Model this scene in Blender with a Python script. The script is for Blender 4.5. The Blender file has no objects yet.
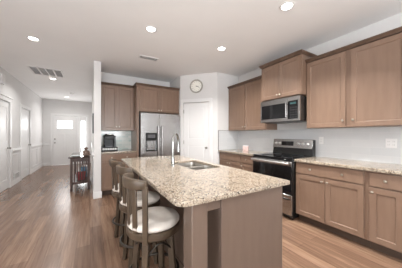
import bpy, bmesh, math, random
from mathutils import Vector, Matrix
R = math.radians
PI = math.pi
sc = bpy.context.scene
col = sc.collection
random.seed(7)

# ------------------------------------------------------------------ camera, world, lights, exposure
cd = bpy.data.cameras.new('camera')
cam = bpy.data.objects.new('camera', cd); col.objects.link(cam)
cam.location = (0, 0, 1.268)
cam.rotation_euler = (R(90), 0, R(-30.83))
cd.sensor_width = 36.0
cd.lens = 185.8 / 402 * 36
cd.shift_y = 1.0 / 402
cd.clip_start = 0.02
sc.camera = cam

world = bpy.data.worlds.new('overcast_daylight'); sc.world = world
world.use_nodes = True
bg = world.node_tree.nodes['Background']
bg.inputs['Color'].default_value = (0.93, 0.97, 1.0, 1)
bg.inputs['Strength'].default_value = 2.2

sc.view_settings.view_transform = 'Standard'
sc.view_settings.look = 'None'
sc.view_settings.gamma = 1.0
sc.view_settings.use_curve_mapping = False
sc.view_settings.exposure = 0.31
sc.cycles.max_bounces = 10
sc.cycles.diffuse_bounces = 6
sc.cycles.sample_clamp_indirect = 6.0

def area(name, loc, rot, sx, sy, power, colr=(1, 1, 1), shape='RECTANGLE', spread=180):
    l = bpy.data.lights.new(name, 'AREA'); l.shape = shape; l.size = sx
    if shape == 'RECTANGLE': l.size_y = sy
    l.energy = power; l.color = colr; l.spread = R(spread)
    o = bpy.data.objects.new(name, l); col.objects.link(o)
    o.location = loc; o.rotation_euler = rot
    return o
# daylight lamps at the added, unseen rear and side windows, and at the front door glass
ADDED_WINS = [(-1.25, 0.05), (0.40, 1.70)]
for i, (xa, xb) in enumerate(ADDED_WINS):
    area('window_daylight', ((xa + xb) / 2, -3.0, 1.5), (R(125), 0, 0), xb - xa, 1.1, 74, (0.95, 0.975, 1.0), spread=125)
area('side_window_daylight', (-1.70, 0.2, 1.4), (0, R(-115), 0), 1.8, 1.6, 40, (0.95, 0.975, 1.0))  # side window is added too, out of view, for more daylight
area('door_daylight', (-0.92, 9.825, 1.70), (R(-90), 0, 0), 0.52, 0.33, 6, (1, 1, 1))
area('sidelight_daylight', (-0.265, 9.825, 1.14), (R(-90), 0, 0), 0.155, 1.48, 10, (1, 1, 1))

# ------------------------------------------------------------------ helpers
def link(o, parent=None):
    col.objects.link(o)
    if parent is not None: o.parent = parent
    return o

class MB:
    def __init__(s): s.bm = bmesh.new()
    def box(s, x0, x1, y0, y1, z0, z1):
        v = [s.bm.verts.new(p) for p in ((x0,y0,z0),(x1,y0,z0),(x1,y1,z0),(x0,y1,z0),(x0,y0,z1),(x1,y0,z1),(x1,y1,z1),(x0,y1,z1))]
        for f in ((3,2,1,0),(4,5,6,7),(0,1,5,4),(1,2,6,5),(2,3,7,6),(3,0,4,7)):
            s.bm.faces.new([v[i] for i in f])
        return s
    def loft(s, rings, cap0=True, cap1=True, closed=True):
        vs = [[s.bm.verts.new(p) for p in r] for r in rings]
        n = len(vs[0])
        for a, b in zip(vs, vs[1:]):
            for i in range(n if closed else n - 1):
                j = (i + 1) % n
                s.bm.faces.new((a[i], a[j], b[j], b[i]))
        if cap0: s.bm.faces.new(list(reversed(vs[0])))
        if cap1: s.bm.faces.new(vs[-1])
        return s
    def lathe(s, prof, c=(0,0,0), n=24, axis='z', ends=True):
        rings = []
        for r, h in prof:
            ring = []
            for i in range(n):
                a = 2 * PI * i / n
                x, y = r * math.cos(a), r * math.sin(a)
                if axis == 'z': p = (c[0]+x, c[1]+y, c[2]+h)
                elif axis == 'y': p = (c[0]+x, c[1]-h, c[2]+y)   # along -y
                else: p = (c[0]+h, c[1]+x, c[2]+y)
                ring.append(p)
            rings.append(ring)
        return s.loft(rings, ends, ends)
    def tube(s, pts, r, n=10, cap=True):
        pts = [Vector(p) for p in pts]
        rs = r if isinstance(r, (list, tuple)) else [r] * len(pts)
        rings = []; up = None
        for i, p in enumerate(pts):
            t = (pts[min(i+1, len(pts)-1)] - pts[max(i-1, 0)]).normalized()
            if up is None:
                up = Vector((0,0,1)) if abs(t.z) < .9 else Vector((1,0,0))
            a = t.cross(up).normalized(); b = a.cross(t).normalized(); up = b
            rings.append([p + a*rs[i]*math.cos(2*PI*k/n) + b*rs[i]*math.sin(2*PI*k/n) for k in range(n)])
        return s.loft(rings, cap, cap)
    def torus(s, c, rad, r, n=40, m=8):
        rings = []
        for i in range(n):
            a = 2*PI*i/n
            rings.append([s.bm.verts.new((c[0]+(rad+r*math.cos(2*PI*k/m))*math.cos(a), c[1]+(rad+r*math.cos(2*PI*k/m))*math.sin(a), c[2]+r*math.sin(2*PI*k/m))) for k in range(m)])
        for i in range(n):
            A, B = rings[i], rings[(i+1) % n]
            for k in range(m):
                s.bm.faces.new((A[k], B[k], B[(k+1)%m], A[(k+1)%m]))
        return s
    def taper(s, p0, p1, w0, d0, w1, d1, rz=0):
        rings = []
        for p, w, d in ((p0,w0,d0),(p1,w1,d1)):
            ring = []
            for sx, sy in ((-1,-1),(1,-1),(1,1),(-1,1)):
                x, y = sx*w/2, sy*d/2
                ring.append((p[0]+x*math.cos(rz)-y*math.sin(rz), p[1]+x*math.sin(rz)+y*math.cos(rz), p[2]))
            rings.append(ring)
        return s.loft(rings)
    def prism(s, poly, z0, z1):
        return s.loft([[(x,y,z0) for x,y in poly], [(x,y,z1) for x,y in poly]])
    def shaker(s, x0, x1, z0, z1, t=.02, fr=.057, rec=.010, slope=.005):
        def ring(i, y): return [(x0+i,y,z0+i),(x1-i,y,z0+i),(x1-i,y,z1-i),(x0+i,y,z1-i)]
        return s.loft([ring(0,0), ring(0,-t), ring(fr,-t), ring(fr+slope,-t+rec)])
    def build(s, name, mat, parent=None, bevel=0, smooth=35, loc=None, rz=None, seg=2):
        bmesh.ops.recalc_face_normals(s.bm, faces=s.bm.faces[:])
        me = bpy.data.meshes.new(name); s.bm.to_mesh(me); s.bm.free()
        me.materials.append(mat)
        for p in me.polygons: p.use_smooth = True
        me.set_sharp_from_angle(angle=R(smooth))
        o = link(bpy.data.objects.new(name, me), parent)
        if bevel:
            m = o.modifiers.new('bevel', 'BEVEL'); m.width = bevel; m.segments = seg; m.limit_method = 'ANGLE'; m.angle_limit = R(40); m.harden_normals = False
        if loc is not None: o.location = loc
        if rz is not None: o.rotation_euler = (0,0,rz)
        return o

def tag(o, label, cat, group=None, kind=None):
    o['label'] = label; o['category'] = cat
    if group: o['group'] = group
    if kind: o['kind'] = kind
    return o
def thing(name, label, cat, loc=(0,0,0), rz=0, group=None):
    o = bpy.data.objects.new(name, None); col.objects.link(o)
    o.empty_display_size = .05
    o.location = loc; o.rotation_euler = (0,0,rz)
    return tag(o, label, cat, group)
def struct(o):
    o['kind'] = 'structure'; return o
def dup(root, loc, rz, label, group=None):
    r = root.copy(); col.objects.link(r); r.location = loc; r.rotation_euler = (0,0,rz); r['label'] = label
    if group: r['group'] = group
    for ch in list(root.children):
        c = ch.copy(); col.objects.link(c); c.parent = r
        for g in list(ch.children):
            d = g.copy(); col.objects.link(d); d.parent = c
    return r
def text_obj(name, body, size, mat, parent, loc, rot, ext=.0006, align='CENTER'):
    c = bpy.data.curves.new(name, 'FONT'); c.body = body; c.size = size; c.extrude = ext; c.align_x = align; c.align_y = 'CENTER'
    c.materials.append(mat)
    tmp = bpy.data.objects.new('tmp', c); col.objects.link(tmp)
    me = bpy.data.meshes.new_from_object(tmp.evaluated_get(bpy.context.evaluated_depsgraph_get())); bpy.data.objects.remove(tmp)
    o = link(bpy.data.objects.new(name, me), parent); o.location = loc; o.rotation_euler = rot
    return o

# ------------------------------------------------------------------ materials
def mat(name, c, rough=.5, metal=0, spec=.5, **kw):
    m = bpy.data.materials.new(name); m.use_nodes = True
    b = m.node_tree.nodes['Principled BSDF']
    b.inputs['Base Color'].default_value = (*c, 1); b.inputs['Roughness'].default_value = rough
    b.inputs['Metallic'].default_value = metal; b.inputs['Specular IOR Level'].default_value = spec
    for k, v in kw.items(): b.inputs[k.replace('_', ' ')].default_value = v
    return m
def nodes(m): return m.node_tree.nodes, m.node_tree.links, m.node_tree.nodes['Principled BSDF']
def noise_mix(m, c0, c1, scale=(1,1,1), nscale=5, detail=4, bump=0, lo=.35, hi=.65, coord='Object'):
    N, L, b = nodes(m)
    tc = N.new('ShaderNodeTexCoord'); mp = N.new('ShaderNodeMapping'); mp.inputs['Scale'].default_value = scale
    nz = N.new('ShaderNodeTexNoise'); nz.inputs['Scale'].default_value = nscale; nz.inputs['Detail'].default_value = detail
    cr = N.new('ShaderNodeValToRGB'); cr.color_ramp.elements[0].position = lo; cr.color_ramp.elements[1].position = hi
    cr.color_ramp.elements[0].color = (*c0,1); cr.color_ramp.elements[1].color = (*c1,1)
    L.new(tc.outputs[coord], mp.inputs[0]); L.new(mp.outputs[0], nz.inputs['Vector']); L.new(nz.outputs['Fac'], cr.inputs[0]); L.new(cr.outputs[0], b.inputs['Base Color'])
    if bump:
        bp = N.new('ShaderNodeBump'); bp.inputs['Strength'].default_value = bump; bp.inputs['Distance'].default_value = .002
        L.new(nz.outputs['Fac'], bp.inputs['Height']); L.new(bp.outputs[0], b.inputs['Normal'])
    return m

M = {}
M['wall'] = noise_mix(mat('wall_paint', (.72,.70,.68), .75), (.665,.655,.648), (.69,.68,.673), nscale=3)
M['ceiling'] = noise_mix(mat('ceiling_paint', (.6,.59,.58), .85), (.86,.855,.85), (.88,.875,.87), nscale=2)
M['trim'] = mat('white_trim', (.75,.745,.74), .4)
M['cab'] = noise_mix(mat('stained_maple', (.3,.2,.15), .32), (.203,.129,.089), (.224,.145,.102), scale=(6,6,.9), nscale=3.2, detail=6)
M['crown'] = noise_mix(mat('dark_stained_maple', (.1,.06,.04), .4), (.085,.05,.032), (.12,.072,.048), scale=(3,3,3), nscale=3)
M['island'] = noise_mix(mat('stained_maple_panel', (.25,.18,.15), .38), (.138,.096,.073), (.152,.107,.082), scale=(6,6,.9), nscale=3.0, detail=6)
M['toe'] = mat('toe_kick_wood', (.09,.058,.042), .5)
M['nickel'] = mat('brushed_nickel', (.50,.46,.40), .3, 1)
M['chrome'] = mat('chrome', (.36,.365,.35), .2, 1)
M['steel'] = noise_mix(mat('stainless_steel', (.6,.59,.58), .26, 1), (.42,.415,.41), (.48,.475,.47), scale=(1,1,60), nscale=6, detail=2)
M['bright'] = mat('satin_steel', (.74,.73,.72), .32, 1)
M['bowl'] = mat('sink_steel', (.50,.475,.44), .33, 1)
M['blackglass'] = mat('black_glass', (.008,.008,.009), .06)
M['black'] = mat('black_plastic', (.007,.007,.0075), .38, 0, .3)
M['blackmet'] = mat('black_enamel', (.012,.012,.012), .22)
M['darkgrey'] = mat('dark_grey_plastic', (.06,.06,.065), .4)
M['key'] = mat('keypad_grey', (.022,.022,.024), .3)
M['display'] = mat('display_green', (.02,.05,.05), .3, 0, .5, Emission_Color=(.35,.8,.85,1), Emission_Strength=.05)
M['edge'] = mat('tile_edge_metal', (.22,.21,.20), .35, .8)
M['cream'] = mat('clock_face', (.86,.84,.78), .5)
M['rim'] = noise_mix(mat('clock_rim', (.4,.38,.34), .45), (.30,.285,.25), (.44,.42,.37), nscale=30)
M['plate'] = mat('outlet_white', (.74,.735,.73), .35)
M['slot'] = mat('outlet_slot', (.12,.12,.12), .5)
M['stool'] = noise_mix(mat('stool_wood', (.17,.11,.07), .42), (.058,.038,.023), (.078,.053,.033), scale=(4,4,.7), nscale=6, detail=5)
M['ring'] = mat('dark_bronze_metal', (.035,.028,.022), .38, .7)
M['cushion'] = noise_mix(mat('cushion_fabric', (.6,.55,.5), .85), (.56,.505,.45), (.66,.605,.55), nscale=14, detail=4, bump=.15)
M['console'] = noise_mix(mat('espresso_wood', (.06,.03,.025), .4), (.045,.022,.017), (.075,.038,.029), scale=(4,4,1), nscale=6)
M['polished'] = mat('polished_espresso_wood', (.05,.026,.02), .12)
M['vent'] = mat('vent_white', (.78,.77,.76), .5)
M['ventdark'] = mat('vent_shadow_filter', (.30,.295,.29), .9)
M['lampglow'] = mat('lamp_lens', (1,1,1), .5, 0, .5, Emission_Color=(1,.97,.92,1), Emission_Strength=9)
M['pink'] = noise_mix(mat('pink_card', (.6,.4,.38), .5), (.62,.40,.37), (.78,.62,.58), nscale=40)
M['red'] = mat('red_plastic', (.30,.03,.035), .4)
M['blue'] = mat('blue_plastic', (.10,.30,.48), .4)
M['teal'] = noise_mix(mat('pale_teal_print', (.5,.6,.6), .3), (.42,.58,.58), (.8,.8,.78), nscale=30)
M['figurine'] = noise_mix(mat('figurine_clay', (.2,.13,.1), .5), (.15,.09,.07), (.26,.18,.14), nscale=25)
M['clear'] = mat('window_glass', (1,1,1), .02, 0, .5, Transmission_Weight=1.0, IOR=1.45)
M['tank'] = mat('tinted_tank', (.03,.035,.04), .1, 0, .5)
M['ground'] = mat('paving', (.55,.54,.52), .9)

def floor_mat():
    m = mat('laminate_planks', (.25,.16,.1), .27)
    N, L, b = nodes(m)
    tc = N.new('ShaderNodeTexCoord'); mp = N.new('ShaderNodeMapping'); mp.inputs['Rotation'].default_value = (0,0,R(90))
    br = N.new('ShaderNodeTexBrick'); br.offset = .37; br.offset_frequency = 2
    br.inputs['Scale'].default_value = 1; br.inputs['Brick Width'].default_value = 1.25; br.inputs['Row Height'].default_value = .135
    br.inputs['Mortar Size'].default_value = .0012; br.inputs['Mortar Smooth'].default_value = .3; br.inputs['Bias'].default_value = 0
    br.inputs['Color1'].default_value = (0,0,0,1); br.inputs['Color2'].default_value = (1,1,1,1); br.inputs['Mortar'].default_value = (.2,.2,.2,1)
    L.new(tc.outputs['Object'], mp.inputs[0]); L.new(mp.outputs[0], br.inputs['Vector'])
    mp2 = N.new('ShaderNodeMapping'); mp2.inputs['Scale'].default_value = (16, 1.1, 1)
    L.new(tc.outputs['Object'], mp2.inputs[0])
    nz = N.new('ShaderNodeTexNoise'); nz.inputs['Scale'].default_value = 1.3; nz.inputs['Detail'].default_value = 7; nz.inputs['Roughness'].default_value = .62; nz.inputs['Distortion'].default_value = .6
    L.new(mp2.outputs[0], nz.inputs['Vector'])
    mp3 = N.new('ShaderNodeMapping'); mp3.inputs['Scale'].default_value = (48, 2.2, 1)
    L.new(tc.outputs['Object'], mp3.inputs[0])
    nz2 = N.new('ShaderNodeTexNoise'); nz2.inputs['Scale'].default_value = 1.2; nz2.inputs['Detail'].default_value = 4
    L.new(mp3.outputs[0], nz2.inputs['Vector'])
    a1 = N.new('ShaderNodeMath'); a1.operation = 'MULTIPLY'; a1.inputs[1].default_value = .17
    L.new(br.outputs['Color'], a1.inputs[0])
    a2 = N.new('ShaderNodeMath'); a2.operation = 'MULTIPLY_ADD'; a2.inputs[1].default_value = .62
    L.new(nz.outputs['Fac'], a2.inputs[0]); L.new(a1.outputs[0], a2.inputs[2])
    a3 = N.new('ShaderNodeMath'); a3.operation = 'MULTIPLY_ADD'; a3.inputs[1].default_value = .3
    L.new(nz2.outputs['Fac'], a3.inputs[0]); L.new(a2.outputs[0], a3.inputs[2])
    cr = N.new('ShaderNodeValToRGB'); e = cr.color_ramp.elements
    e[0].position = .32; e[0].color = (.100,.055,.035,1); e[1].position = .85; e[1].color = (.335,.215,.142,1)
    k = e.new(.555); k.color = (.180,.107,.070,1)
    L.new(a3.outputs[0], cr.inputs[0])
    mx = N.new('ShaderNodeMix'); mx.data_type = 'RGBA'; mx.blend_type = 'MIX'
    L.new(br.outputs['Fac'], mx.inputs[0]); L.new(cr.outputs[0], mx.inputs[6]); mx.inputs[7].default_value = (.08,.045,.03,1)
    L.new(mx.outputs[2], b.inputs['Base Color'])
    bp = N.new('ShaderNodeBump'); bp.inputs['Strength'].default_value = .12; bp.inputs['Distance'].default_value = .0015
    L.new(nz2.outputs['Fac'], bp.inputs['Height']); L.new(bp.outputs[0], b.inputs['Normal'])
    return m
M['floor'] = floor_mat()

def granite():
    m = mat('granite', (.6,.5,.42), .12)
    N, L, b = nodes(m)
    tc = N.new('ShaderNodeTexCoord')
    v1 = N.new('ShaderNodeTexVoronoi'); v1.inputs['Scale'].default_value = 150; v1.inputs['Randomness'].default_value = 1
    L.new(tc.outputs['Object'], v1.inputs['Vector'])
    sep = N.new('ShaderNodeSeparateColor'); L.new(v1.outputs['Color'], sep.inputs[0])
    cr = N.new('ShaderNodeValToRGB'); cr.color_ramp.interpolation = 'CONSTANT'
    e = cr.color_ramp.elements; e[0].position = 0; e[0].color = (.03,.024,.02,1); e[1].position = .14; e[1].color = (.15,.095,.065,1)
    for p, c in ((.22,(.265,.205,.145)),(.38,(.38,.315,.245)),(.62,(.47,.415,.335)),(.85,(.33,.268,.20))):
        k = e.new(p); k.color = (*c,1)
    L.new(sep.outputs[0], cr.inputs[0])
    n1 = N.new('ShaderNodeTexNoise'); n1.inputs['Scale'].default_value = 22; n1.inputs['Detail'].default_value = 5
    L.new(tc.outputs['Object'], n1.inputs['Vector'])
    r2 = N.new('ShaderNodeValToRGB'); r2.color_ramp.elements[0].position = .42; r2.color_ramp.elements[1].position = .60
    L.new(n1.outputs['Fac'], r2.inputs[0])
    mx = N.new('ShaderNodeMix'); mx.data_type = 'RGBA'
    mul = N.new('ShaderNodeMath'); mul.operation = 'MULTIPLY'; mul.inputs[1].default_value = .6
    L.new(r2.outputs[0], mul.inputs[0]); L.new(mul.outputs[0], mx.inputs[0])
    L.new(cr.outputs[0], mx.inputs[6]); mx.inputs[7].default_value = (.39,.32,.25,1)
    v2 = N.new('ShaderNodeTexVoronoi'); v2.inputs['Scale'].default_value = 190
    L.new(tc.outputs['Object'], v2.inputs['Vector'])
    s2 = N.new('ShaderNodeSeparateColor'); L.new(v2.outputs['Color'], s2.inputs[0])
    lt = N.new('ShaderNodeMath'); lt.operation = 'LESS_THAN'; lt.inputs[1].default_value = .13; L.new(s2.outputs[1], lt.inputs[0])
    mx2 = N.new('ShaderNodeMix'); mx2.data_type = 'RGBA'; L.new(lt.outputs[0], mx2.inputs[0]); L.new(mx.outputs[2], mx2.inputs[6]); mx2.inputs[7].default_value = (.05,.04,.035,1)
    L.new(mx2.outputs[2], b.inputs['Base Color'])
    return m
M['granite'] = granite()

def tile_mat(name, c0, c1, mortar, w, h, rough, rot=(R(90),0,0)):
    m = mat(name, c0, rough)
    N, L, b = nodes(m)
    tc = N.new('ShaderNodeTexCoord'); sx = N.new('ShaderNodeSeparateXYZ'); cx = N.new('ShaderNodeCombineXYZ')
    ad = N.new('ShaderNodeMath'); ad.operation = 'ADD'
    L.new(tc.outputs['Object'], sx.inputs[0]); L.new(sx.outputs[0], ad.inputs[0]); L.new(sx.outputs[1], ad.inputs[1])
    L.new(ad.outputs[0], cx.inputs[0]); L.new(sx.outputs[2], cx.inputs[1])
    br = N.new('ShaderNodeTexBrick'); br.offset = .5
    br.inputs['Scale'].default_value = 1; br.inputs['Brick Width'].default_value = w; br.inputs['Row Height'].default_value = h
    br.inputs['Mortar Size'].default_value = .0016; br.inputs['Color1'].default_value = (*c0,1); br.inputs['Color2'].default_value = (*c1,1); br.inputs['Mortar'].default_value = (*mortar,1)
    L.new(cx.outputs[0], br.inputs['Vector']); L.new(br.outputs['Color'], b.inputs['Base Color'])
    bp = N.new('ShaderNodeBump'); bp.inputs['Strength'].default_value = .25; bp.inputs['Distance'].default_value = .001; bp.invert = True
    L.new(br.outputs['Fac'], bp.inputs['Height']); L.new(bp.outputs[0], b.inputs['Normal'])
    return m
M['tile'] = tile_mat('pale_grey_glass_tile', (.60,.61,.62), (.65,.655,.66), (.69,.69,.69), .40, .10, .16)
M['tileback'] = tile_mat('sage_glass_tile', (.44,.53,.49), (.66,.67,.62), (.72,.72,.68), .15, .05, .12)

# ------------------------------------------------------------------ setting
C = 2.747
XL, XW, XR, Y0, YB, YD = -1.664, 3.232, 3.232, -3.0, 4.957, 9.81
def wallbox(name, x0, x1, y0, y1, z0=0, z1=C, m='wall'):
    return struct(MB().box(x0,x1,y0,y1,z0,z1).build(name, M[m]))
struct(MB().box(XL-.2, XW+.2, Y0-.2, YD+.15, -.1, 0).build('floor', M['floor']))
struct(MB().box(XL-.2, XW+.2, Y0-.2, YD+.15, C, C+.1).build('ceiling', M['ceiling']))
wallbox('wall_right', XW, XW+.15, Y0-.15, YB+.12)
wallbox('wall_kitchen', .19, XW, YB, YB+.12)
wallbox('wall_hall', .064, .19, 4.26, YD)
def wall_with_holes(name, axis, pos, th, a0, a1, holes, z1=C):
    """wall slab along x or y from a0 to a1 with rectangular holes (s0,s1,zb,zt)"""
    mb = MB(); cuts = sorted(holes); cur = a0
    def bx(s0, s1, zb, zt):
        if s1 - s0 < 1e-4 or zt - zb < 1e-4: return
        if axis == 'x': mb.box(s0, s1, pos, pos+th, zb, zt)
        else: mb.box(pos, pos+th, s0, s1, zb, zt)
    for s0, s1, zb, zt in cuts:
        bx(cur, s0, 0, z1); bx(s0, s1, 0, zb); bx(s0, s1, zt, z1); cur = s1
    bx(cur, a1, 0, z1)
    return struct(mb.build(name, M['wall']))
D4 = (7.05, 7.95); D3 = (5.36, 6.20)
wall_with_holes('wall_left', 'y', XL-.15, .15, Y0, YD, [(D3[0],D3[1],0,2.05), (D4[0],D4[1],0,2.05), (-.62, 1.02, .5, 2.3)])
DX = (-1.33, -.475); SX = (-.40, -.13)
wall_with_holes('wall_entry', 'x', YD, .13, XL-.15, .19, [(DX[0],DX[1],0,2.09), (SX[0],SX[1],0,2.09)])
wall_with_holes('wall_rear', 'x', Y0-.15, .15, XL-.15, XW, [(a,b,.90,2.14) for a,b in ADDED_WINS])
# diagonal pantry wall + its return
P0 = Vector((1.932, 4.25)); P1 = Vector((2.575, 3.562))
dd = (P1-P0); LD = dd.length; dd.normalize(); nn = Vector((dd.y, -dd.x))   # nn points towards the kitchen
if nn.dot(-P0) < 0: nn = -nn
ANG = math.atan2(dd.y, dd.x)
DS = (.088, .740)     # pantry door slab along the diagonal
def diag_wall():
    mb = MB()
    for s0, s1, z0, z1 in ((0, DS[0], 0, C), (DS[0], DS[1], 2.065, C), (DS[1], LD, 0, C)):
        mb.box(s0, s1, 0, .1, z0, z1)
    o = mb.build('wall_pantry_diagonal', M['wall']); o.location = (P0.x, P0.y, 0); o.rotation_euler = (0,0,ANG)
    return struct(o)
diag_wall()
wallbox('wall_pantry_side', 2.575, XW, 3.562, 3.66)
wallbox('wall_fridge_side', 1.932, 2.03, 4.25, YB)
# ground outside
struct(MB().box(-12, 12, -16, 24, -.35, -.15).build('ground', M['ground']))

# baseboards and trims
def trimbox(name, *b, bevel=.004): return struct(MB().box(*b).build(name, M['trim'], bevel=bevel))
trimbox('baseboard_left', XL, XL+.014, D3[1]+.095, D4[0]-.095, 0, .13)
trimbox('baseboard_left_far', XL, XL+.014, D4[1]+.095, YD, 0, .13)
trimbox('baseboard_left_near', XL, XL+.014, Y0, D3[0]-.095, 0, .13)
trimbox('baseboard_entry', XL+.014, DX[0]-.09, YD-.014, YD, 0, .13)
trimbox('baseboard_hall', .05, .064, 4.26, YD-.02, 0, .13)
trimbox('baseboard_hall_end', .05, .204, 4.246, 4.26, 0, .13)
trimbox('baseboard_right', XW-.014, XW, Y0, .49, 0, .13)
# wainscot on the left hall wall and the entry wall: chair rail and panel mouldings
tn = [0]
def trim_n():
    tn[0] += 1; return 'trim_%d' % tn[0]
def wains(y0, y1, npan):
    trimbox(trim_n(), XL, XL+.03, y0, y1, .86, .925)
    w = (y1-y0)/npan
    for i in range(npan):
        a, b = y0+i*w+.07, y0+(i+1)*w-.07
        mb = MB()
        for bx in ((a,b,.2,.225),(a,b,.77,.795),(a,a+.025,.225,.77),(b-.025,b,.225,.77)):
            mb.box(XL, XL+.014, bx[0], bx[1], bx[2], bx[3])
        struct(mb.build(trim_n(), M['trim'], bevel=.004))
wains(D3[1]+.095, D4[0]-.095, 1)
wains(D4[1]+.095, YD-.03, 2)
trimbox(trim_n(), XL+.03, DX[0]-.09, YD-.03, YD, .86, .925)
trimbox(trim_n(), .034, .064, 4.30, YD-.03, .86, .925)
mb = MB()
for i in range(4):
    a = 4.40 + i*1.33; b = a + 1.18
    for z0, z1, p, q in ((.2,.225,a,b),(.77,.795,a,b),(.225,.77,a,a+.025),(.225,.77,b-.025,b)): mb.box(.05,.064,p,q,z0,z1)
struct(mb.build(trim_n(), M['trim'], bevel=.004))

# doors ------------------------------------------------------------
def panel_door_mesh(w, h, panels, t=.035):
    """slab with recessed moulded panels on the -y face, x 0..w, z 0..h"""
    mb = MB()
    mb.box(0, w, 0.012, t, 0, h)
    xs = [0, panels[0][0], panels[0][1], w]
    mb.box(0, xs[1], 0, .012, 0, h); mb.box(xs[2], w, 0, .012, 0, h)
    zc = 0
    for a, b, z0, z1 in sorted(panels, key=lambda q: q[2]):
        mb.box(a, b, 0, .012, zc, z0); zc = z1
    mb.box(xs[1], xs[2], 0, .012, zc, h)
    for a, b, z0, z1 in panels:
        def ring(i, y): return [(a+i,y,z0+i),(b-i,y,z0+i),(b-i,y,z1-i),(a+i,y,z1-i)]
        mb.loft([ring(0,.0118), ring(.012,.0118), ring(.03,.003), ring(.034,.003)], False, True)
    return mb
def knob_mb(mb, x, z, y=0, s=1, n=16):
    return mb.lathe([(.026*s,0),(.026*s,.005*s),(.009*s,.008*s),(.009*s,.03*s),(.02*s,.036*s),(.026*s,.048*s),(.021*s,.06*s),(.006*s,.064*s)], (x,y,z), n, 'y')
def casing(name, parent, w, h, y=-.0, fw=.085, t=.018):
    mb = MB()
    mb.box(-fw, 0, y-t, y, 0, h); mb.box(w, w+fw, y-t, y, 0, h); mb.box(-fw-.0, w+fw, y-t, y, h, h+fw)
    return mb.build(name, M['trim'], parent, bevel=.004)
def make_door(name, loc, rz, w, h, panels, knobx, inset=.03, mt='trim', hinges=None, knobz=.95):
    slab = panel_door_mesh(w-.008, h-.012, panels).build(name, M[mt], bevel=.0015)
    slab.location = loc; slab.rotation_euler = (0,0,rz); struct(slab)
    knob_mb(MB(), knobx, knobz).build('door_knob', M['knob'], slab)
    if hinges:
        for z in hinges:
            MB().tube([(.002,-.009,z-.045),(.002,-.009,z+.045)], .0085, 8).build('hinge', M['knob'], slab)
    return slab
M['knob'] = mat('satin_nickel_dark', (.30,.28,.25), .3, 1)
def at_diag(s, off, z): 
    p = P0 + dd*s + nn*off; return (p.x, p.y, z)
w1 = DS[1]-DS[0]
d1 = make_door('door_1', at_diag(DS[0]+.004, -.012, .008), ANG, w1, 2.06, [(.115,w1-.123,1.17,1.93),(.115,w1-.123,.22,1.0)], w1-.07, hinges=(.25,1.08,1.84), knobz=.955)
c1 = casing('trim_casing', None, w1, 2.065, fw=.08); c1.location = at_diag(DS[0], 0, 0); c1.rotation_euler = (0,0,ANG); c1.name = trim_n(); struct(c1)
# left hall doors: local -y faces +x -> rz = +90 ; local x -> +Y
for nm, (a, b), kx, pn in (('door_3', D3, .0, 2), ('door_4', D4, .0, 2)):
    w = b-a
    d = make_door(nm, (XL-.015, a+.004, .008), R(90), w, 2.045, [(.12,w-.128,1.12,1.90),(.12,w-.128,.22,.93)], w-.07)
    c = casing('c', None, w, 2.05, fw=.09); c.location = (XL, a, 0); c.rotation_euler = (0,0,R(90)); c.name = trim_n(); struct(c)
# head cap on the near left doorway
trimbox(trim_n(), XL, XL+.035, D3[0]-.115, D3[1]+.115, 2.141, 2.175)
# entry door with a high window
def entry_door():
    w, h = DX[1]-DX[0]-.008, 2.07
    wx0, wx1, wz0, wz1 = .135, .675, 1.53, 1.87
    mb = MB()
    mb.box(0,w,0,.045,0,wz0); mb.box(0,w,0,.045,wz1,h); mb.box(0,wx0,0,.045,wz0,wz1); mb.box(wx1,w,0,.045,wz0,wz1)
    d = mb.build('door_2', M['trim'], bevel=.0015); d.location = (DX[0]+.004, YD+.01, .01); struct(d)
    fr = MB()
    for b in ((wx0-.02,wx1+.02,wz0-.02,wz0+.004),(wx0-.02,wx1+.02,wz1-.004,wz1+.02),(wx0-.02,wx0+.004,wz0,wz1),(wx1-.004,wx1+.02,wz0,wz1)):
        fr.box(b[0],b[1],-.012,0,b[2],b[3])
    fr.build('window_frame', M['trim'], d, bevel=.003)
    MB().box(wx0,wx1,.018,.026,wz0,wz1).build('pane', M['clear'], d)
    for x0, x1 in ((.12,w/2-.04),(w/2+.04,w-.12)):
        p = MB()
        for b in ((x0,x1,.22,.245),(x0,x1,1.30,1.325),(x0,x0+.025,.245,1.30),(x1-.025,x1,.245,1.30)): p.box(b[0],b[1],-.006,0,b[2],b[3])
        p.build('panel_moulding', M['trim'], d, bevel=.003)
    knob_mb(MB(), .06, .93).build('door_knob', M['knob'], d)
    MB().lathe([(.03,0),(.03,.012),(.022,.018),(.008,.02)], (.06,0,1.09), 16, 'y').build('deadbolt', M['knob'], d)
    # sidelight
    mb = MB()
    gx0, gx1, gz0, gz1 = SX[0]+.05, SX[1]-.055, .38, 1.90
    for b in ((SX[0]+.004,SX[1]-.004,.01,gz0),(SX[0]+.004,SX[1]-.004,gz1,2.08),(SX[0]+.004,gx0,gz0,gz1),(gx1,SX[1]-.004,gz0,gz1)):
        mb.box(b[0],b[1],YD+.01,YD+.055,b[2],b[3])
    s = struct(mb.build('window_1', M['trim'], bevel=.0015))
    MB().box(gx0,gx1,YD+.028,YD+.036,gz0,gz1).build('pane', M['clear'], s)
    mb = MB()
    for b in ((DX[0]-.075,DX[0],0,2.09),(DX[1],SX[0],0,2.09),(SX[1],SX[1]+.07,0,2.09),(DX[0]-.075,SX[1]+.07,2.09,2.18)):
        mb.box(b[0],b[1],YD-.018,YD,b[2],b[3])
    struct(mb.build(trim_n(), M['trim'], bevel=.004))
entry_door()
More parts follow.
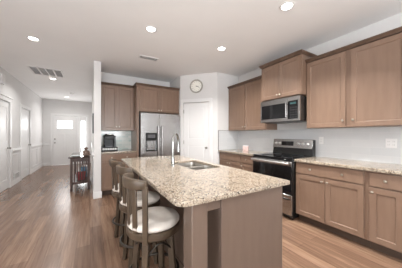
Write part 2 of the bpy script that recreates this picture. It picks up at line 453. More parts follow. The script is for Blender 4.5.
# unseen rear and side windows, added to let in daylight: frame and pane
for i, (a, b) in enumerate(ADDED_WINS):
    mb = MB()
    for q in ((a,b,.90,.96),(a,b,2.08,2.14),(a,a+.05,.96,2.08),(b-.05,b,.96,2.08),(a+.05,b-.05,1.50,1.54)):
        mb.box(q[0],q[1],Y0-.11,Y0-.06,q[2],q[3])
    w = struct(mb.build('window_%d' % (i+2), M['trim'], bevel=.003))
    MB().box(a+.05,b-.05,Y0-.088,Y0-.082,.96,2.08).build('pane', M['clear'], w)
mb = MB()
for q in ((-.62,1.02,.5,.56),(-.62,1.02,2.24,2.3),(-.62,-.57,.56,2.24),(.97,1.02,.56,2.24),(.18,.22,.56,2.24)):
    mb.box(XL-.11,XL-.06,q[0],q[1],q[2],q[3])
w = struct(mb.build('window_4', M['trim'], bevel=.003))
MB().box(XL-.088,XL-.082,-.57,.97,.56,2.24).build('pane', M['clear'], w)

# ------------------------------------------------------------------ cabinets
def knob(x, z, parent, y=-.02):
    return MB().lathe([(.006,0),(.0055,.012),(.014,.018),(.0155,.024),(.012,.029),(.004,.031)], (x,y,z), 14, 'y').build('knob', M['nickel'], parent)
def cab_front(root, m, x0, x1, z0, z1, kn=(), kind='door', fr=.057):
    mb = MB()
    if kind == 'door': mb.shaker(x0, x1, z0, z1, fr=fr)
    else: mb.loft([[(x0,0,z0),(x1,0,z0),(x1,0,z1),(x0,0,z1)], [(x0,-.017,z0),(x1,-.017,z0),(x1,-.017,z1),(x0,-.017,z1)], [(x0+.003,-.02,z0+.003),(x1-.003,-.02,z0+.003),(x1-.003,-.02,z1-.003),(x0+.003,-.02,z1-.003)]])
    f = mb.build(kind, M[m], root, bevel=.0012)
    for kx, kz in kn: knob(kx, kz, f)
    return f
def base_cab(label, loc, rz, W, units, D=.598, m='cab', group=None):
    """units: list of (x0,x1,[(fronts)])"""
    r = thing('base_cabinet', label, 'cabinet', loc, rz, group)
    MB().box(0, W, .001, D, .105, .876).build('carcass', M[m], r, bevel=.001)
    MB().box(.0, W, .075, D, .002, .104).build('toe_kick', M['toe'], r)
    for u in units: cab_front(r, m, *u[:4], kn=u[4], kind=u[5])
    return r
def crown_mb(W, D, h=.045, o=.028, left=True, right=True, z=0):
    prof = [(0,0),(.006,.0),(.010,.010),(o*.75,h*.6),(o,h*.72),(o,h)]
    rings = []
    L_ = -1 if left else 0; R_ = 1 if right else 0
    for e, hh in prof:
        rings.append([(L_*e, D, z+hh), (L_*e, -e-.02, z+hh), (W+R_*e, -e-.02, z+hh), (W+R_*e, D, z+hh)])
    return MB().loft(rings)
def upper_cab(label, loc, rz, W, H, doors, D=.315, left=True, right=True, crown=.045, group=None, o=.028):
    r = thing('wall_cabinet', label, 'cabinet', loc, rz, group)
    MB().box(0, W, .001, D, 0, H).build('carcass', M['cab'], r, bevel=.001)
    for d in doors: cab_front(r, 'cab', *d[:4], kn=d[4])
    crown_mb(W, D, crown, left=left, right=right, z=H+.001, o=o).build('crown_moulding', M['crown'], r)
    return r
XB = 2.632   # face-frame plane of the right base run (door fronts 2.612)
rzR = R(-90)
# right base run, nearer unit pair
W1 = 1.648-.818
base_cab('taupe base cabinet right of the range with one wide two-knob drawer over two doors', (XB, 1.648, 0), rzR, W1,
    [(.008, W1-.03, .715, .862, [(.22,.79),(.60,.79)], 'drawer'),
     (.008, .400, .118, .700, [(.37,.655)], 'door'), (.406, W1-.03, .118, .700, [(.436,.655)], 'door')])
W2 = .300
base_cab('narrow taupe base cabinet with one drawer and one door, at the far right', (XB, .817, 0), rzR, W2,
    [(.018, W2-.018, .715, .862, [(W2/2,.79)], 'drawer'), (.018, W2-.018, .118, .700, [(.045,.655)], 'door')])
# left of the range
Wa = 3.556-2.815
base_cab('taupe base cabinet in the corner beside the white pantry wall', (XB, 3.556, 0), rzR, Wa,
    [(.03, Wa-.012, .715, .862, [], 'drawer'), (.03, Wa/2+.006, .118, .700, [(Wa/2-.03,.655)], 'door'), (Wa/2+.012, Wa-.012, .118, .700, [(Wa/2+.045,.655)], 'door')])
Wb = 2.814-2.424
base_cab('narrow taupe base cabinet with drawer knob just left of the range', (XB, 2.814, 0), rzR, Wb,
    [(.012, Wb-.02, .715, .862, [(Wb/2-.03,.79)], 'drawer'), (.012, Wb-.02, .118, .700, [(.045,.655)], 'door')])
# wall cabinets right wall
XU = 2.917
H1 = 1.017
W = 1.650-.545
upper_cab('large brown two-door wall cabinet right of the microwave, above the counter outlets', (XU, 1.650, 1.372), rzR, W, H1,
    [(.008, .520, .006, H1-.012, [(.492,.09)]), (.578, W-.012, .006, H1-.012, [(.606,.09)])], left=False, right=True)
W = 3.556-2.424
upper_cab('brown two-door wall cabinet between the pantry wall and the microwave', (XU, 3.556, 1.372), rzR, W, H1,
    [(.012, .542, .006, H1-.012, [(.515,.075)]), (.556, W-.02, .006, H1-.012, [(.584,.075)])], left=False, right=False)
W = 2.4225-1.6515; Ht = .612
upper_cab('raised short brown wall cabinet standing proud directly above the microwave', (2.780, 2.4225, 1.897), rzR, W, Ht,
    [(.012, .382, .006, Ht-.012, [(.357,.055)]), (.388, W-.014, .006, Ht-.012, [(.413,.055)])], D=.450, crown=.05, o=.03)
# back wall
YU = 4.642
W = .895-.193
upper_cab('brown two-door wall cabinet above the black coffee maker', (.193, YU, 1.372), 0, W, H1,
    [(.022, .348, .006, H1-.012, [(.320,.085)]), (.354, W-.012, .006, H1-.012, [(.382,.085)])], D=.313, left=False, right=False)
# fridge surround: deep cabinet over fridge + end panel
W = 1.930-.897; Hf = 2.389-1.80
r = upper_cab('deep brown two-door cabinet above the refrigerator with tall side panel', (.897, 4.32, 1.80), 0, W, Hf,
    [(.055, .525, .006, Hf-.012, [(.497,.05)]), (.531, W-.02, .006, Hf-.012, [(.559,.05)])], D=.635, left=True, right=False)
MB().box(0, .05, -.0, .635, -1.798, -.001).build('side_panel', M['cab'], r, bevel=.001)
W = .893-.193
base_cab('taupe base cabinet under the coffee maker, beside the refrigerator', (.193, 4.345, 0), 0, W,
    [(.012, W-.012, .715, .862, [(.2,.79),(.5,.79)], 'drawer'), (.012, W/2-.003, .118, .700, [(W/2-.03,.655)], 'door'), (W/2+.003, W-.012, .118, .700, [(W/2+.03,.655)], 'door')])

# ------------------------------------------------------------------ counters
def slab(name, outer, hole=None, z0=.878, z1=.914, label='', cat='countertop'):
    cu = bpy.data.curves.new(name, 'CURVE'); cu.dimensions = '2D'; cu.fill_mode = 'BOTH'
    for lp in ([outer] + ([hole] if hole else [])):
        sp = cu.splines.new('POLY'); sp.points.add(len(lp)-1); sp.use_cyclic_u = True
        for i, (x, y) in enumerate(lp): sp.points[i].co = (x, y, 0, 1)
    bv = .004
    cu.extrude = (z1-z0)/2 - bv; cu.bevel_depth = bv; cu.bevel_resolution = 2; cu.offset = -bv
    tmp = bpy.data.objects.new('tmp', cu); col.objects.link(tmp)
    dg = bpy.context.evaluated_depsgraph_get()
    me = bpy.data.meshes.new_from_object(tmp.evaluated_get(dg)); bpy.data.objects.remove(tmp)
    me.materials.clear(); me.materials.append(M['granite'])
    o = link(bpy.data.objects.new(name, me)); o.location = (0,0,(z0+z1)/2)
    for p in me.polygons: p.use_smooth = True
    me.set_sharp_from_angle(angle=R(40))
    return tag(o, label, cat)
def rrect(x0, x1, y0, y1, r, n=6):
    if not isinstance(r, (list,tuple)): r = [r]*4
    out = []
    for (cx, cy, a0, rr) in ((x0+r[0],y0+r[0],180,r[0]),(x1-r[1],y0+r[1],270,r[1]),(x1-r[2],y1-r[2],0,r[2]),(x0+r[3],y1-r[3],90,r[3])):
        for i in range(n+1):
            a = R(a0+90*i/n); out.append((cx+rr*math.cos(a), cy+rr*math.sin(a)))
    return out
slab('countertop', rrect(2.584, 3.221, .515, 1.648, .006), label='speckled granite countertop right of the range along the tiled wall')
slab('countertop', rrect(2.584, 3.221, 2.424, 3.551, .006), label='speckled granite countertop left of the range in the pantry corner')
slab('countertop', rrect(.193, .893, 4.306, 4.946, .006), label='granite countertop under the black coffee maker')
SK = (.905, 1.255, 1.645, 2.315)
slab('countertop', rrect(.392, 1.336, .883, 3.03, [.07,.010,.03,.085]), hole=list(reversed(rrect(SK[0],SK[1],SK[2],SK[3],.05))), z0=.884, label='large speckled granite island countertop with a sink cut-out')

# backsplash tile
struct(MB().box(XW-.010, XW-.0005, .515, 3.551, .915, 1.371).build('wall_backsplash_right', M['tile']))
struct(MB().box(2.604, XW-.0105, 3.5525, 3.5615, .915, 1.371).build('wall_backsplash_side', M['tile']))
struct(MB().box(2.594, 2.6035, 3.549, 3.5615, .915, 1.381).box(2.6035, 2.905, 3.549, 3.5615, 1.3715, 1.381).build(trim_n(), M['edge']))
struct(MB().box(.193, .895, YB-.010, YB-.0005, .915, 1.371).build('wall_backsplash_kitchen', M['tileback']))

# ------------------------------------------------------------------ island
isl = thing('kitchen_island', 'taupe wooden kitchen island base beneath the granite top', 'kitchen island', (0,0,0))
IX0, IX1, IY0, IY1 = .716, 1.312, .945, 2.99
mb = MB().box(IX0, IX1-.022, IY0+.02, 1.60, .1, .8825).box(IX0, IX1-.022, 2.36, IY1, .1, .8825).box(IX0, .86, 1.60, 2.36, .1, .8825).box(.86, IX1-.022, 1.60, 2.36, .1, .60)
mb.build('body', M['island'], isl)
MB().box(IX0, 1.324, IY0, IY0+.019, .002, .8825).build('end_panel', M['island'], isl, bevel=.0015)
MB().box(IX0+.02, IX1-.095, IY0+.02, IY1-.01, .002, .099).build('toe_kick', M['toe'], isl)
MB().box(IX0-.012, IX0-.0005, IY0+.02, IY1, .0, .11).build('base_moulding', M['island'], isl, bevel=.002)
lg = MB().box(.503, .612, .945, 1.06, .002, .8825).build('leg_post', M['island'], isl, bevel=.006)
MB().box(.495, .620, .937, 1.068, .002, .11).build('plinth', M['island'], lg, bevel=.004)
lg = MB().box(.503, .612, 2.86, 2.975, .002, .8825).build('leg_post', M['island'], isl, bevel=.006)
MB().box(.495, .620, 2.852, 2.983, .002, .11).build('plinth', M['island'], lg, bevel=.004)
MB().box(.6125, .7155, .96, .978, .80, .8825).box(.6125,.7155,2.94,2.958,.80,.8825).box(.545,.57,1.061,2.859,.80,.8825).build('apron', M['island'], isl, bevel=.002)
def isl_front(y0, y1, z0, z1, kn, kind):
    # fronts on the +x side, built in a helper frame turned to face +x
    mb = MB(); t = .02
    x = IX1-.021
    def ring(i, xx): return [(xx,y0+i,z0+i),(xx,y1-i,z0+i),(xx,y1-i,z1-i),(xx,y0+i,z1-i)]
    if kind == 'door': mb.loft([ring(0,x), ring(0,x+t), ring(.057,x+t), ring(.062,x+t-.01)])
    else: mb.loft([ring(0,x), ring(0,x+t-.003), ring(.003,x+t)])
    f = mb.build(kind, M['island'], isl, bevel=.0012)
    for ky, kz in kn:
        MB().lathe([(.006,0),(.0055,.012),(.014,.018),(.0155,.024),(.012,.029),(.004,.031)], (x+t,ky,kz), 14, 'x').build('knob', M['nickel'], f)
isl_front(.97, 1.56, .715, .862, [(1.265,.79)], 'drawer'); isl_front(.97, 1.56, .118, .70, [(1.51,.655)], 'door')
isl_front(1.58, 1.98, .118, .862, [(1.93,.80)], 'door'); isl_front(1.985, 2.38, .118, .862, [(2.035,.80)], 'door')
isl_front(2.40, 2.97, .715, .862, [(2.685,.79)], 'drawer'); isl_front(2.40, 2.97, .118, .70, [(2.45,.655)], 'door')

# sink + faucet
sk = thing('kitchen_sink', 'double-bowl steel sink set into the island countertop', 'sink', (0,0,.883))
def bowl(y0, y1):
    mb = MB(); x0, x1 = SK[0]-.004, SK[1]+.004
    a = rrect(x0,x1,y0,y1,.05); b = rrect(x0+.012,x1-.012,y0+.012,y1-.012,.05); c_ = rrect(x0+.05,x1-.05,y0+.05,y1-.05,.03)
    o0 = rrect(x0-.003,x1+.003,y0-.003,y1+.003,.053)
    ol = rrect(x0-.003,x1+.003,y0-.003,y1+.003,.053)
    mb.loft([[(x,y,-.196) for x,y in ol],[(x,y,0) for x,y in o0],[(x,y,0) for x,y in a],[(x,y,-.16) for x,y in b],[(x,y,-.185) for x,y in c_]])
    o = mb.build('bowl', M['bowl'], sk, smooth=50)
    MB().lathe([(.045,0),(.045,.003),(.03,.001),(.01,.001)], ((x0+x1)/2,(y0+y1)/2,-.1845), 20).build('drain', M['chrome'], o)
bowl(SK[2]-.004, 1.962); bowl(1.998, SK[3]+.004)
MB().box(SK[0]+.01,SK[1]-.01,1.9655,1.9945,-.02,-.001).build('divider', M['bowl'], sk, bevel=.003)
fc = thing('faucet', 'tall chrome gooseneck faucet on the island behind the sink', 'faucet', (.818, 2.0, .9142))
MB().lathe([(.028,0),(.028,.012),(.021,.02),(.019,.10),(.015,.11)], n=20).build('base', M['chrome'], fc)
pts = [(0,0,.10),(0,0,.27)]
ux, uy = .76, .65
rr_ = .072
for i in range(1, 13):
    a = PI*i/12; q = rr_*(1-math.cos(a)); pts.append((ux*q, uy*q, .27+.098*math.sin(a)))
pts.append((ux*2*rr_, uy*2*rr_, .235))
MB().tube(pts, .0125, 12).build('spout', M['chrome'], fc)
MB().tube([(ux*2*rr_,uy*2*rr_,.2348),(ux*2*rr_,uy*2*rr_,.15)], [.015,.019], 14).build('spray_head', M['chrome'], fc)
MB().tube([(-.014,.014,.065),(-.05,.04,.085),(-.075,.055,.105)], [.009,.008,.006], 10).build('lever', M['chrome'], fc)

# ------------------------------------------------------------------ range
rg = thing('range', 'black and stainless electric range between the two countertops', 'range', (2.535, 2.4165, 0), rzR)   # x 0..W along -Y, y 0 = front
RW = .762
MB().box(0, RW, .03, .66, .03, .905).build('body', M['blackmet'], rg, bevel=.003)
for x in (.04, RW-.04):
    for y in (.08, .6): MB().lathe([(.018,.0),(.018,.029)], (x,y,.0005), 10).build('foot', M['black'], rg)
MB().box(-.002, RW+.001, .0, .655, .9055, .922).build('cooktop', M['blackglass'], rg, bevel=.004)
for x, y, r_ in ((.19,.17,.10),(.57,.17,.085),(.19,.44,.075),(.57,.44,.10)):
    MB().lathe([(r_,0),(r_,.0006),(r_-.006,.0006),(r_-.006,0)], (x,y,.9222), 32).build('burner_ring', M['darkgrey'], rg)
od = MB().box(.004, RW-.004, 0, .028, .385, .895).build('oven_door', M['blackglass'], rg, bevel=.004)
MB().box(.12, RW-.12, -.002, -.0002, .47, .76).build('oven_window', M['blackglass'], od, bevel=.0)
MB().box(.004, RW-.004, -.003, -.0003, .80, .872).build('top_band', M['steel'], od, bevel=.001)
hb = MB().tube([(.02,-.05,.842),(RW-.02,-.05,.842)], .018, 14)
for x in (.06, RW-.06): hb.tube([(x,-.003,.838),(x,-.05,.838)], .009, 8)
hb.build('handle', M['bright'], od)
dr = MB().box(.004, RW-.004, .0, .028, .075, .375).build('drawer', M['steel'], rg, bevel=.004)
MB().box(.03, RW-.03, -.012, -.0003, .30, .318).build('pull', M['blackmet'], dr, bevel=.003)
bgd = MB()
bgd.loft([[(x,.555,.9225),(x,.645,.9225),(x,.645,1.185),(x,.600,1.185),(x,.572,1.02)] for x in (0,RW)])
bgd = bgd.build('backguard', M['blackmet'], rg, bevel=.003)
# stainless control fascia, tilted back
def fascia():
    mb = MB()
    f0 = (.562, 1.035); f1 = (.594, 1.192)
    mb.loft([[(x,f0[0],f0[1]),(x,f0[0]+.012,f0[1]-.002),(x,f1[0]+.03,f1[1]),(x,f1[0]-.004,f1[1]-.0)] for x in (-.004,RW-.014)])
    f = mb.build('control_panel', M['steel'], bgd, bevel=.004)
    return f0, f1
f0, f1 = fascia()
tilt = math.atan2(f1[0]-f0[0], f1[1]-f0[1])
def on_fascia(x, t, off=0):
    return (x, f0[0]+(f1[0]-f0[0])*t-off*math.cos(tilt), f0[1]+(f1[1]-f0[1])*t+off*math.sin(tilt))
dsp = MB().box(-.115,.115,-.004,.0,-.038,.038).build('display', M['blackglass'], bgd, bevel=.001); dsp.location = on_fascia(.30,.5,.001+.004); dsp.rotation_euler = (-tilt,0,0)
for q in (.07,.15,.515,.595,.675):
    k = MB().lathe([(.024,0),(.024,.004),(.019,.006),(.017,.028),(.012,.031)], n=20, axis='y').box(-.003,.003,-.035,-.028,-.016,.016).build('knob', M['bright'], bgd)
    k.location = on_fascia(q,.5,.0055); k.rotation_euler = (-tilt,0,0)

# ------------------------------------------------------------------ microwave
mw = thing('microwave', 'stainless over-the-range microwave with black glass door', 'microwave', (2.742, 2.4175, 1.492), rzR)
MW, MH = .757, .385
MB().box(0, MW, .03, .486, 0, MH).build('body', M['blackmet'], mw, bevel=.003)
md = MB()
md.box(0,.555,0,.029,.002,.055).box(0,.555,0,.029,MH-.085,MH-.002).box(0,.022,0,.029,.055,MH-.085).box(.52,.555,0,.029,.055,MH-.085)
md = md.build('door', M['steel'], mw, bevel=.0015)
MB().box(.022,.52,.002,.028,.055,MH-.085).build('door_glass', M['blackglass'], md)
hh = MB().tube([(.548,-.038,.065),(.548,-.04,.16),(.548,-.04,.23),(.548,-.038,MH-.09)], .0105, 12)
for z in (.085, MH-.11): hh.tube([(.548,-.0015,z),(.548,-.038,z)], .008, 8)
hh.build('handle', M['steel'], md)
cp = MB().box(.557,MW,0,.029,.002,.03).box(.557,MW,0,.029,MH-.065,MH-.002).box(MW-.03,MW,0,.029,.03,MH-.065).build('control_frame', M['steel'], mw, bevel=.0015)
MB().box(.557,MW-.03,.002,.028,.03,MH-.065).build('keypad', M['blackglass'], cp)
MB().box(.60,MW-.06,-.0,.0018,MH-.12,MH-.09).build('clock_display', M['display'], cp)
for i in range(3):
    for j in range(5): MB().box(.592+i*.045,.592+i*.045+.03,.0,.0018,.05+j*.038,.05+j*.038+.018).build('key', M['key'], cp)
MB().box(.05,MW-.05,.06,.40,-.006,-.0003).build('underside_filter', M['darkgrey'], mw)

# ------------------------------------------------------------------ refrigerator
FY = 4.20
fr = thing('refrigerator', 'stainless side-by-side refrigerator with dispenser under the brown cabinet', 'refrigerator', (.962, FY, 0))
FW, FH = .950, 1.765
MB().box(.005, FW-.005, .065, .74, .02, FH-.015).build('body', M['darkgrey'], fr, bevel=.004)
MB().box(.01, FW-.01, .05, .066, .005, .075).build('base_grille', M['black'], fr)
SP = .432
def fdoor(x0, x1, hole=None):
    mb = MB()
    if hole is None: mb.box(x0,x1,0,.06,.085,FH)
    else:
        a,b,z0,z1 = hole
        mb.box(x0,x1,0,.06,.085,z0).box(x0,x1,0,.06,z1,FH).box(x0,a,0,.06,z0,z1).box(b,x1,0,.06,z0,z1).box(a,b,.045,.06,z0,z1)
    return mb.build('door', M['steel'], fr, bevel=(.006 if hole is None else .0025))
dh = (.105,.368,.90,1.315)
dl = fdoor(0, SP-.003, dh); drt = fdoor(SP+.003, FW)
dp = MB()
dp.box(dh[0]+.001,dh[1]-.001,-.006,.044,1.14,dh[3]-.001)
dp.box(dh[0]+.001,dh[0]+.018,-.006,.044,dh[2]+.001,1.14).box(dh[1]-.018,dh[1]-.001,-.006,.044,dh[2]+.001,1.14).box(dh[0]+.018,dh[1]-.018,-.012,.044,dh[2]+.001,dh[2]+.03)
dp.build('dispenser', M['blackmet'], dl, bevel=.002)
for x in (.185,.288): MB().box(x-.035,x+.035,.012,.026,.97,1.125).build('dispenser_paddle', M['steel'], dl, bevel=.004)
MB().box(.15,.32,-.0075,-.0062,1.20,1.28).build('dispenser_display', M['darkgrey'], dl)
for px, pd in ((SP-.045, dl), (SP+.045, drt)):
    h_ = MB().tube([(px,-.055,.42),(px,-.06,.6),(px,-.06,1.35),(px,-.055,1.48)], .013, 12)
    for z in (.44, 1.46): h_.tube([(px,.0,z),(px,-.056,z)], .011, 10)
    h_.build('handle', M['steel'], pd)
for x in (.06, FW-.06): MB().box(x-.05,x+.05,.02,.12,FH-.0145,FH+.006).build('hinge_cover', M['darkgrey'], fr, bevel=.004)

# ------------------------------------------------------------------ bar stools
def make_stool(label):
    t = thing('bar_stool', label, 'stool', group='brown swivel stools along the island')
    MB().lathe([(.13,.535),(.180,.545),(.195,.56),(.198,.58),(.195,.602),(.185,.608)], n=40).build('seat_frame', M['stool'], t)
    MB().lathe([(.150,.609),(.183,.611),(.192,.622),(.192,.636),(.181,.652),(.150,.662),(.09,.667),(.02,.668)], n=40).build('seat_cushion', M['cushion'], t, smooth=60)
    MB().lathe([(.10,.515),(.12,.518),(.12,.534)], n=28).build('swivel', M['ring'], t)
    def rad(z): return .196 + (z-.60)*.03
    def arc(a): return 180 + a
    for a in (-52, 52):
        A = R(arc(a))
        p = lambda z: (rad(z)*math.cos(A), rad(z)*math.sin(A), z)
        MB().taper(p(.545), p(.925), .026, .036, .024, .034, A).build('back_post', M['stool'], t, bevel=.004)
    for a in (-26, 0, 26):
        A = R(arc(a))
        q = lambda z: ((rad(z)-.012)*math.cos(A), (rad(z)-.012)*math.sin(A), z)
        MB().taper(q(.585), q(.915), .012, .042, .012, .042, A).build('slat', M['stool'], t, bevel=.003)
    rings = []
    n = 24
    for i in range(n+1):
        A = R(arc(-55 + 110*i/n)); e = 1 - abs(2*i/n-1)**4*.35
        zc = .940; hh = .037*e
        ring = []
        for dz, dr in ((-hh,-.014),(-hh,.012),(-hh*.5,.016),(hh*.7,.018),(hh,.012),(hh,-.010),(hh*.6,-.014)):
            r_ = rad(zc+dz) + dr; ring.append((r_*math.cos(A), r_*math.sin(A), zc+dz))
        rings.append(ring)
    MB().loft(rings).build('top_rail', M['stool'], t, bevel=.003, smooth=50)
    for k in range(4):
        A = R(45+90*k)
        def P(z): 
            r_ = .128 + (.53-z)*.085
            return (r_*math.cos(A), r_*math.sin(A), z)
        MB().taper(P(.001), P(.534), .036, .036, .046, .046, A).build('leg', M['stool'], t, bevel=.004)
    for k in range(4):       # arched braces between neighbouring legs
        A0, A1 = R(45+90*k), R(135+90*k)
        pts = []
        for i in range(9):
            u = i/8; r_ = .155
            p = Vector((r_*math.cos(A0), r_*math.sin(A0), 0)).lerp(Vector((r_*math.cos(A1), r_*math.sin(A1), 0)), u)
            pts.append((p.x, p.y, .40+.09*math.sin(PI*u)))
        MB().tube(pts, .007, 8).build('brace', M['ring'], t)
    MB().torus((0,0,.245), .182, .011).build('footrest_ring', M['ring'], t)
    return t
st = make_stool('nearest of the three brown swivel stools, at the island corner closest to the viewer')
st.location = (.42, 1.405, 0); st.rotation_euler = (0,0,R(5))
dup(st, (.435, 1.92, 0), R(3), 'middle one of the three brown swivel stools along the island')
dup(st, (.415, 2.42, 0), R(6), 'farthest of the three brown swivel stools, at the refrigerator end of the island')

# ------------------------------------------------------------------ coffee maker on pod drawer
pdx, pdy = .245, 4.52
pod = thing('pod_drawer', 'black wire coffee pod drawer under the coffee maker', 'tray', (pdx-.035, pdy-.02, .9145))
MB().box(0,.315,0,.33,0,.012).box(0,.315,0,.33,.072,.086).box(0,.012,0,.33,.012,.072).box(.303,.315,0,.33,.012,.072).box(.012,.303,.318,.33,.012,.072).build('body', M['black'], pod, bevel=.002)
dr_ = MB().box(.014,.301,.012,.02,.014,.030).build('drawer', M['black'], pod)
for i in range(6):
    MB().lathe([(.019,0),(.023,.004),(.023,.010),(.02,.012)], (.04+i*.047,.0118,.046), 14, 'y').build('pod', M['plate'], dr_)
cm = thing('coffee_maker', 'black single-serve coffee maker on the pod drawer', 'coffee maker', (pdx+.02, pdy, 1.0010))
MB().box(0,.20,.12,.27,.0,.255).build('body', M['black'], cm, bevel=.012)
MB().box(.02,.18,-.0,.118,.0,.03).build('drip_tray', M['darkgrey'], cm, bevel=.006)
MB().loft([[(.0,-.005,.17),(.2,-.005,.17),(.2,.119,.17),(.0,.119,.17)],[(-.0,-.012,.20),(.2,-.012,.20),(.2,.119,.20),(0,.119,.20)],[(.012,.0,.27),(.188,.0,.27),(.188,.119,.27),(.012,.119,.27)],[(.03,.02,.295),(.17,.02,.295),(.17,.119,.285),(.03,.119,.285)]]).build('brew_head', M['black'], cm, bevel=.006)
MB().tube([(.03,-.0,.262),(.05,-.03,.275),(.15,-.03,.275),(.17,-.0,.262)], .009, 10).build('handle', M['chrome'], cm)
MB().box(.202,.236,.04,.25,.0,.235).build('water_tank', M['tank'], cm, bevel=.008)
MB().box(.202,.236,.04,.25,.236,.248).build('tank_lid', M['black'], cm, bevel=.003)

# small pink box on the left counter
pb = thing('small_box', 'small pale pink box standing on the counter left of the range', 'box', (3.03, 3.10, .9145), R(-62))
MB().box(-.062,.062,-.02,.02,0,.10).build('body', M['pink'], pb, bevel=.003)
MB().box(-.064,.064,-.022,.022,.101,.116).build('lid', M['plate'], pb, bevel=.003)

# ------------------------------------------------------------------ clock
ck = thing('wall_clock', 'round grey-rimmed wall clock above the white pantry door', 'clock', at_diag(.425, .002, 2.452), ANG)
MB().lathe([(.150,0),(.165,.004),(.168,.02),(.155,.034),(.135,.03),(.132,.014),(.132,0)], n=48, axis='y').build('rim', M['rim'], ck)
fa = MB().lathe([(.131,.006),(.131,.012)], n=40, axis='y').build('clock_face', M['cream'], ck)
for i, s in enumerate(['XII','I','II','III','IIII','V','VI','VII','VIII','IX','X','XI']):
    a = R(90-30*i)
    text_obj('numeral', s, .022, M['darkgrey'], fa, (.104*math.cos(a), -.0127, .104*math.sin(a)), (R(90), -(R(90)-a) if False else 0, 0))
for ang, L_, w_ in ((-8,.062,.007),(-28,.085,.005)):
    h = MB().box(-.015,L_,-.0012,.0,-w_/2,w_/2).build('hand', M['black'], ck)
    h.location = (0,-.016,0); h.rotation_euler = (0,R(-ang),0)
MB().lathe([(.008,0),(.008,.006)], (0,-.013,0), 12, 'y').build('hub', M['black'], ck)

# ------------------------------------------------------------------ outlets on the right backsplash
def outlet(label, y, z, w=.07, gangs=1):
    o = thing('outlet', label, 'outlet', (XW-.0105, y, z), rzR)
    pl = MB().box(-w/2,w/2,-.006,0,-.058,.058).build('cover_plate', M['plate'], o, bevel=.002)
    for g in range(gangs):
        x = (g-(gangs-1)/2)*.046
        for zz in (-.02,.02):
            s = MB().box(x-.016,x+.016,-.0075,-.0062,zz-.014,zz+.014).build('socket', M['plate'], pl, bevel=.0005)
            MB().box(x-.008,x-.0055,-.008,-.0076,zz-.005,zz+.006).box(x+.0055,x+.008,-.008,-.0076,zz-.005,zz+.006).build('slot', M['slot'], s)
outlet('white double-width outlet plate on the tile at the far right', .772, 1.165, .105, 2)
outlet('white single outlet plate on the tile just right of the range', 1.587, 1.18)

# ------------------------------------------------------------------ ceiling fixtures
def downlight(x, y, label, power=12, spread=150, rad=.058, grp='recessed ceiling lights'):
    t = thing('recessed_light', label, 'ceiling light', (x, y, C-.0005), 0, grp)
    MB().lathe([(rad+.022,0),(rad+.022,-.004),(rad+.006,-.009),(rad,-.004),(rad,0)], n=36).build('trim_ring', M['plate'], t)
    MB().lathe([(rad-.001,-.001),(rad-.001,-.004),(rad*.5,-.006),(.005,-.0065)], n=36).build('lens', M['lampglow'], t)
    area('downlight', (x, y, C-.02), (0,0,0), rad*2, rad*2, power, (1,.98,.95), 'DISK', spread)
downlight(1.938, 1.324, 'largest recessed ceiling light, near the top edge above the right wall cabinets', 30, 115)
downlight(1.929, 2.548, 'recessed ceiling light in front of the short cabinet over the microwave', 24, 130)
downlight(.730, 2.584, 'recessed ceiling light above the middle of the island')
downlight(-.745, 3.761, 'recessed ceiling light at the upper left, in front of the big return grille')
downlight(-.837, 6.184, 'recessed hall light just beyond the return grille', 13)
downlight(-.772, 8.883, 'recessed hall light nearest the front door', 7)
for x, y in ((-.745,1.0),(-.745,-1.4),(.73,-1.4),(1.938,-1.0)):
    downlight(x, y, 'recessed ceiling light over the living area behind the viewer')
def grille(label, x0, x1, y0, y1, banks, nl, name='return_grille'):
    t = thing(name, label, 'vent', (x0, y0, C-.0005))
    w, d = x1-x0, y1-y0; f = .035 if banks > 1 else .02
    fr_ = MB()
    fr_.box(0,w,0,f,-.012,0).box(0,w,d-f,d,-.012,0).box(0,f,f,d-f,-.012,0).box(w-f,w,f,d-f,-.012,0)
    bw = (w-2*f)/banks
    for i in range(1,banks): fr_.box(f+i*bw-.014,f+i*bw+.014,f,d-f,-.012,0)
    fr_.build('frame', M['vent'], t, bevel=.002)
    MB().box(f,w-f,f,d-f,-.002,-.0005).build('filter', M['ventdark'], t)
    sl = MB()
    for i in range(nl):
        y = f+(d-2*f)*(i+.5)/nl
        for b in range(banks):
            a0, a1 = f+b*bw+.0145, f+(b+1)*bw-.0145
            sl.loft([[(x,y-.006,-.011),(x,y-.005,-.0115),(x,y+.004,-.0035),(x,y+.003,-.003)] for x in (a0,a1)])
    sl.build('louvre', M['vent'], t)
grille('large white four-bank return air grille in the hall ceiling', -1.165, -.55, 5.27, 5.89, 4, 18)
grille('small white supply register in the ceiling left of the island light', .79, 1.14, 3.50, 3.65, 1, 6, 'ceiling_register')
sd = thing('smoke_detector', 'small round smoke detector on the ceiling near the front door', 'smoke detector', (-.548, 7.95, C-.0005))
MB().lathe([(.065,0),(.065,-.012),(.055,-.035),(.02,-.04)], n=28).build('body', M['vent'], sd)
MB().lathe([(.012,-.0402),(.012,-.043),(.004,-.0435)], n=14).build('test_button', M['ventdark'], sd)
# floor-level wall vent in the left hall baseboard zone
wv = thing('wall_vent', 'low white wall vent beside the near left hall doorway', 'vent', (XL+.0145, 6.48, .15), R(90))
MB().box(0,.34,-.008,0,0,.15).build('frame', M['vent'], wv, bevel=.002)
sl = MB()
for i in range(7): sl.box(.02,.32,-.010,-.0082,.018+i*.017,.018+i*.017+.009)
sl.build('louvre', M['ventdark'], wv)
# door chime
ch = thing('door_chime', 'white door chime box high on the left wall over the near doorway', 'chime', (XL+.0005, 5.70, 2.38), R(90))
MB().box(-.09,.09,-.045,0,0,.22).build('case', M['plate'], ch, bevel=.006)
gl = MB()
for i in range(5): gl.box(-.06,.06,-.0465,-.0452,.05+i*.022,.058+i*.022)
gl.build('grille', M['vent'], ch)
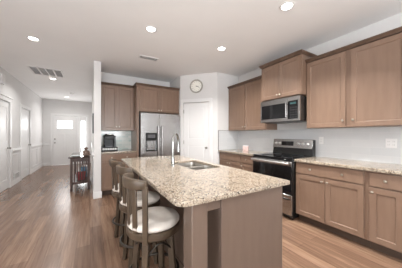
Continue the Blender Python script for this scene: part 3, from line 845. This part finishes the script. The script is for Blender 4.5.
# picture frame on the hall wall
pf = thing('picture_frame', 'slim black picture frame hung on the hall side of the wall stub', 'picture', (.0635, 4.60, 1.30), R(-90))
f_ = MB()
for b in ((0,.42,0,.02),(0,.42,.38,.40),(0,.02,.02,.38),(.40,.42,.02,.38)): f_.box(b[0]-.1,b[1]-.1,-.022,0,b[2],b[3])
f_.build('frame', M['black'], pf, bevel=.002)
MB().box(-.08,.30,-.008,-.0005,.02,.38).build('picture', M['plate'], pf)

# ------------------------------------------------------------------ console table in the hall
CX0, CX1, CY0, CY1 = -.385, .000, 5.06, 6.30
ct = thing('console_table', 'dark slatted console table in the hall against the right wall', 'table', (0,0,0))
MB().box(CX0-.03, CX1, CY0-.03, CY1+.03, .745, .772).build('tabletop', M['polished'], ct, bevel=.003)
for x in (CX0, CX1-.055):
    for y in (CY0, CY1-.055):
        MB().box(x, x+.05, y, y+.05, .001, .7445).build('leg', M['console'], ct, bevel=.003)
for y in (CY0+.012, CY1-.043):
    MB().box(CX0+.051, CX1-.056, y, y+.025, .66, .744).build('top_rail', M['console'], ct)
    MB().box(CX0+.051, CX1-.056, y, y+.025, .15, .20).build('bottom_rail', M['console'], ct)
    n = 5
    for i in range(n):
        x = CX0+.051 + (CX1-CX0-.107)*(i+.5)/n
        MB().box(x-.011, x+.011, y+.006, y+.019, .2005, .6595).build('slat', M['console'], ct)
for x in (CX0+.012, CX1-.042):
    MB().box(x, x+.025, CY0+.051, CY1-.056, .66, .744).build('side_apron', M['console'], ct)
MB().box(CX0+.04, CX1-.045, CY0+.051, CY1-.056, .17, .19).build('shelf', M['console'], ct)
# things on the shelf
rb = thing('red_bin', 'red storage bin on the shelf of the hall console table', 'bin', (-.19, 5.36, .1915))
MB().loft([[(s*a*.09,t_*a*.12,z) for s,t_ in ((-1,-1),(1,-1),(1,1),(-1,1))] for a, z in ((.85,0),(1,.16),(1.04,.16),(1.04,.175),(.96,.175),(.8,.012))]).build('body', M['red'], rb, bevel=.004)
bb = thing('blue_box', 'light blue box behind the slats of the hall console table', 'box', (-.14, 5.70, .1915))
MB().box(-.06,.07,-.06,.06,0,.26).build('body', M['blue'], bb, bevel=.005)
MB().box(-.063,.073,-.063,.063,.261,.285).build('lid', M['plate'], bb, bevel=.004)
# figurine
fg = thing('figurine', 'small brown seated figurine on the hall console table', 'figurine', (-.085, 5.19, .7725), R(15))
b_ = MB()
b_.lathe([(.045,0),(.075,.012),(.078,.035),(.062,.07),(.048,.105),(.040,.125),(.024,.138),(.020,.144)], n=20)
b_.lathe([(.012,.138),(.030,.150),(.037,.170),(.034,.190),(.018,.204),(.004,.207)], (.0,-.008,0), 20)
for s in (-1,1):
    b_.tube([(s*.042,-.0,.118),(s*.062,-.03,.088),(s*.05,-.062,.058)], [.016,.015,.012], 8)
    b_.tube([(s*.05,-.03,.025),(s*.062,-.075,.032),(s*.03,-.095,.02)], [.024,.021,.016], 8)
    b_.tube([(s*.034,-.008,.178),(s*.046,-.008,.186)], [.012,.008], 8)
b_.build('body', M['figurine'], fg, smooth=60)
ds = tag(MB().lathe([(.05,0),(.06,.004),(.105,.018),(.108,.021),(.100,.020),(.055,.008),(.01,.007)], n=28).build('dish', M['teal'], loc=(-.275,5.17,.7725), smooth=60), 'pale teal dish at the left of the hall console tabletop', 'dish')

# ------------------------------------------------------------------ couch added behind the camera to darken the low reflection in the refrigerator
M['sofa'] = noise_mix(mat('charcoal_fabric', (.03,.03,.032), .9), (.022,.022,.024), (.04,.04,.042), nscale=40)
so = thing('sofa', 'charcoal fabric sofa against the window wall of the living area', 'sofa', (1.95, -2.95, 0))
MB().box(-1.15,1.15,.02,.88,.10,.30).build('base', M['sofa'], so, bevel=.02)
MB().box(-1.15,1.15,.02,.24,.301,.84).build('backrest', M['sofa'], so, bevel=.05)
for x in (-1.15,.97): MB().box(x,x+.18,.241,.88,.301,.60).build('armrest', M['sofa'], so, bevel=.04)
for x in (-.965,.005): MB().box(x,x+.96,.245,.90,.302,.46).build('seat_cushion', M['sofa'], so, bevel=.04)
for x in (-1.05,1.05):
    for y in (.10,.80): MB().taper((x,y,.001),(x,y,.099),.03,.03,.045,.045).build('leg', M['console'], so)
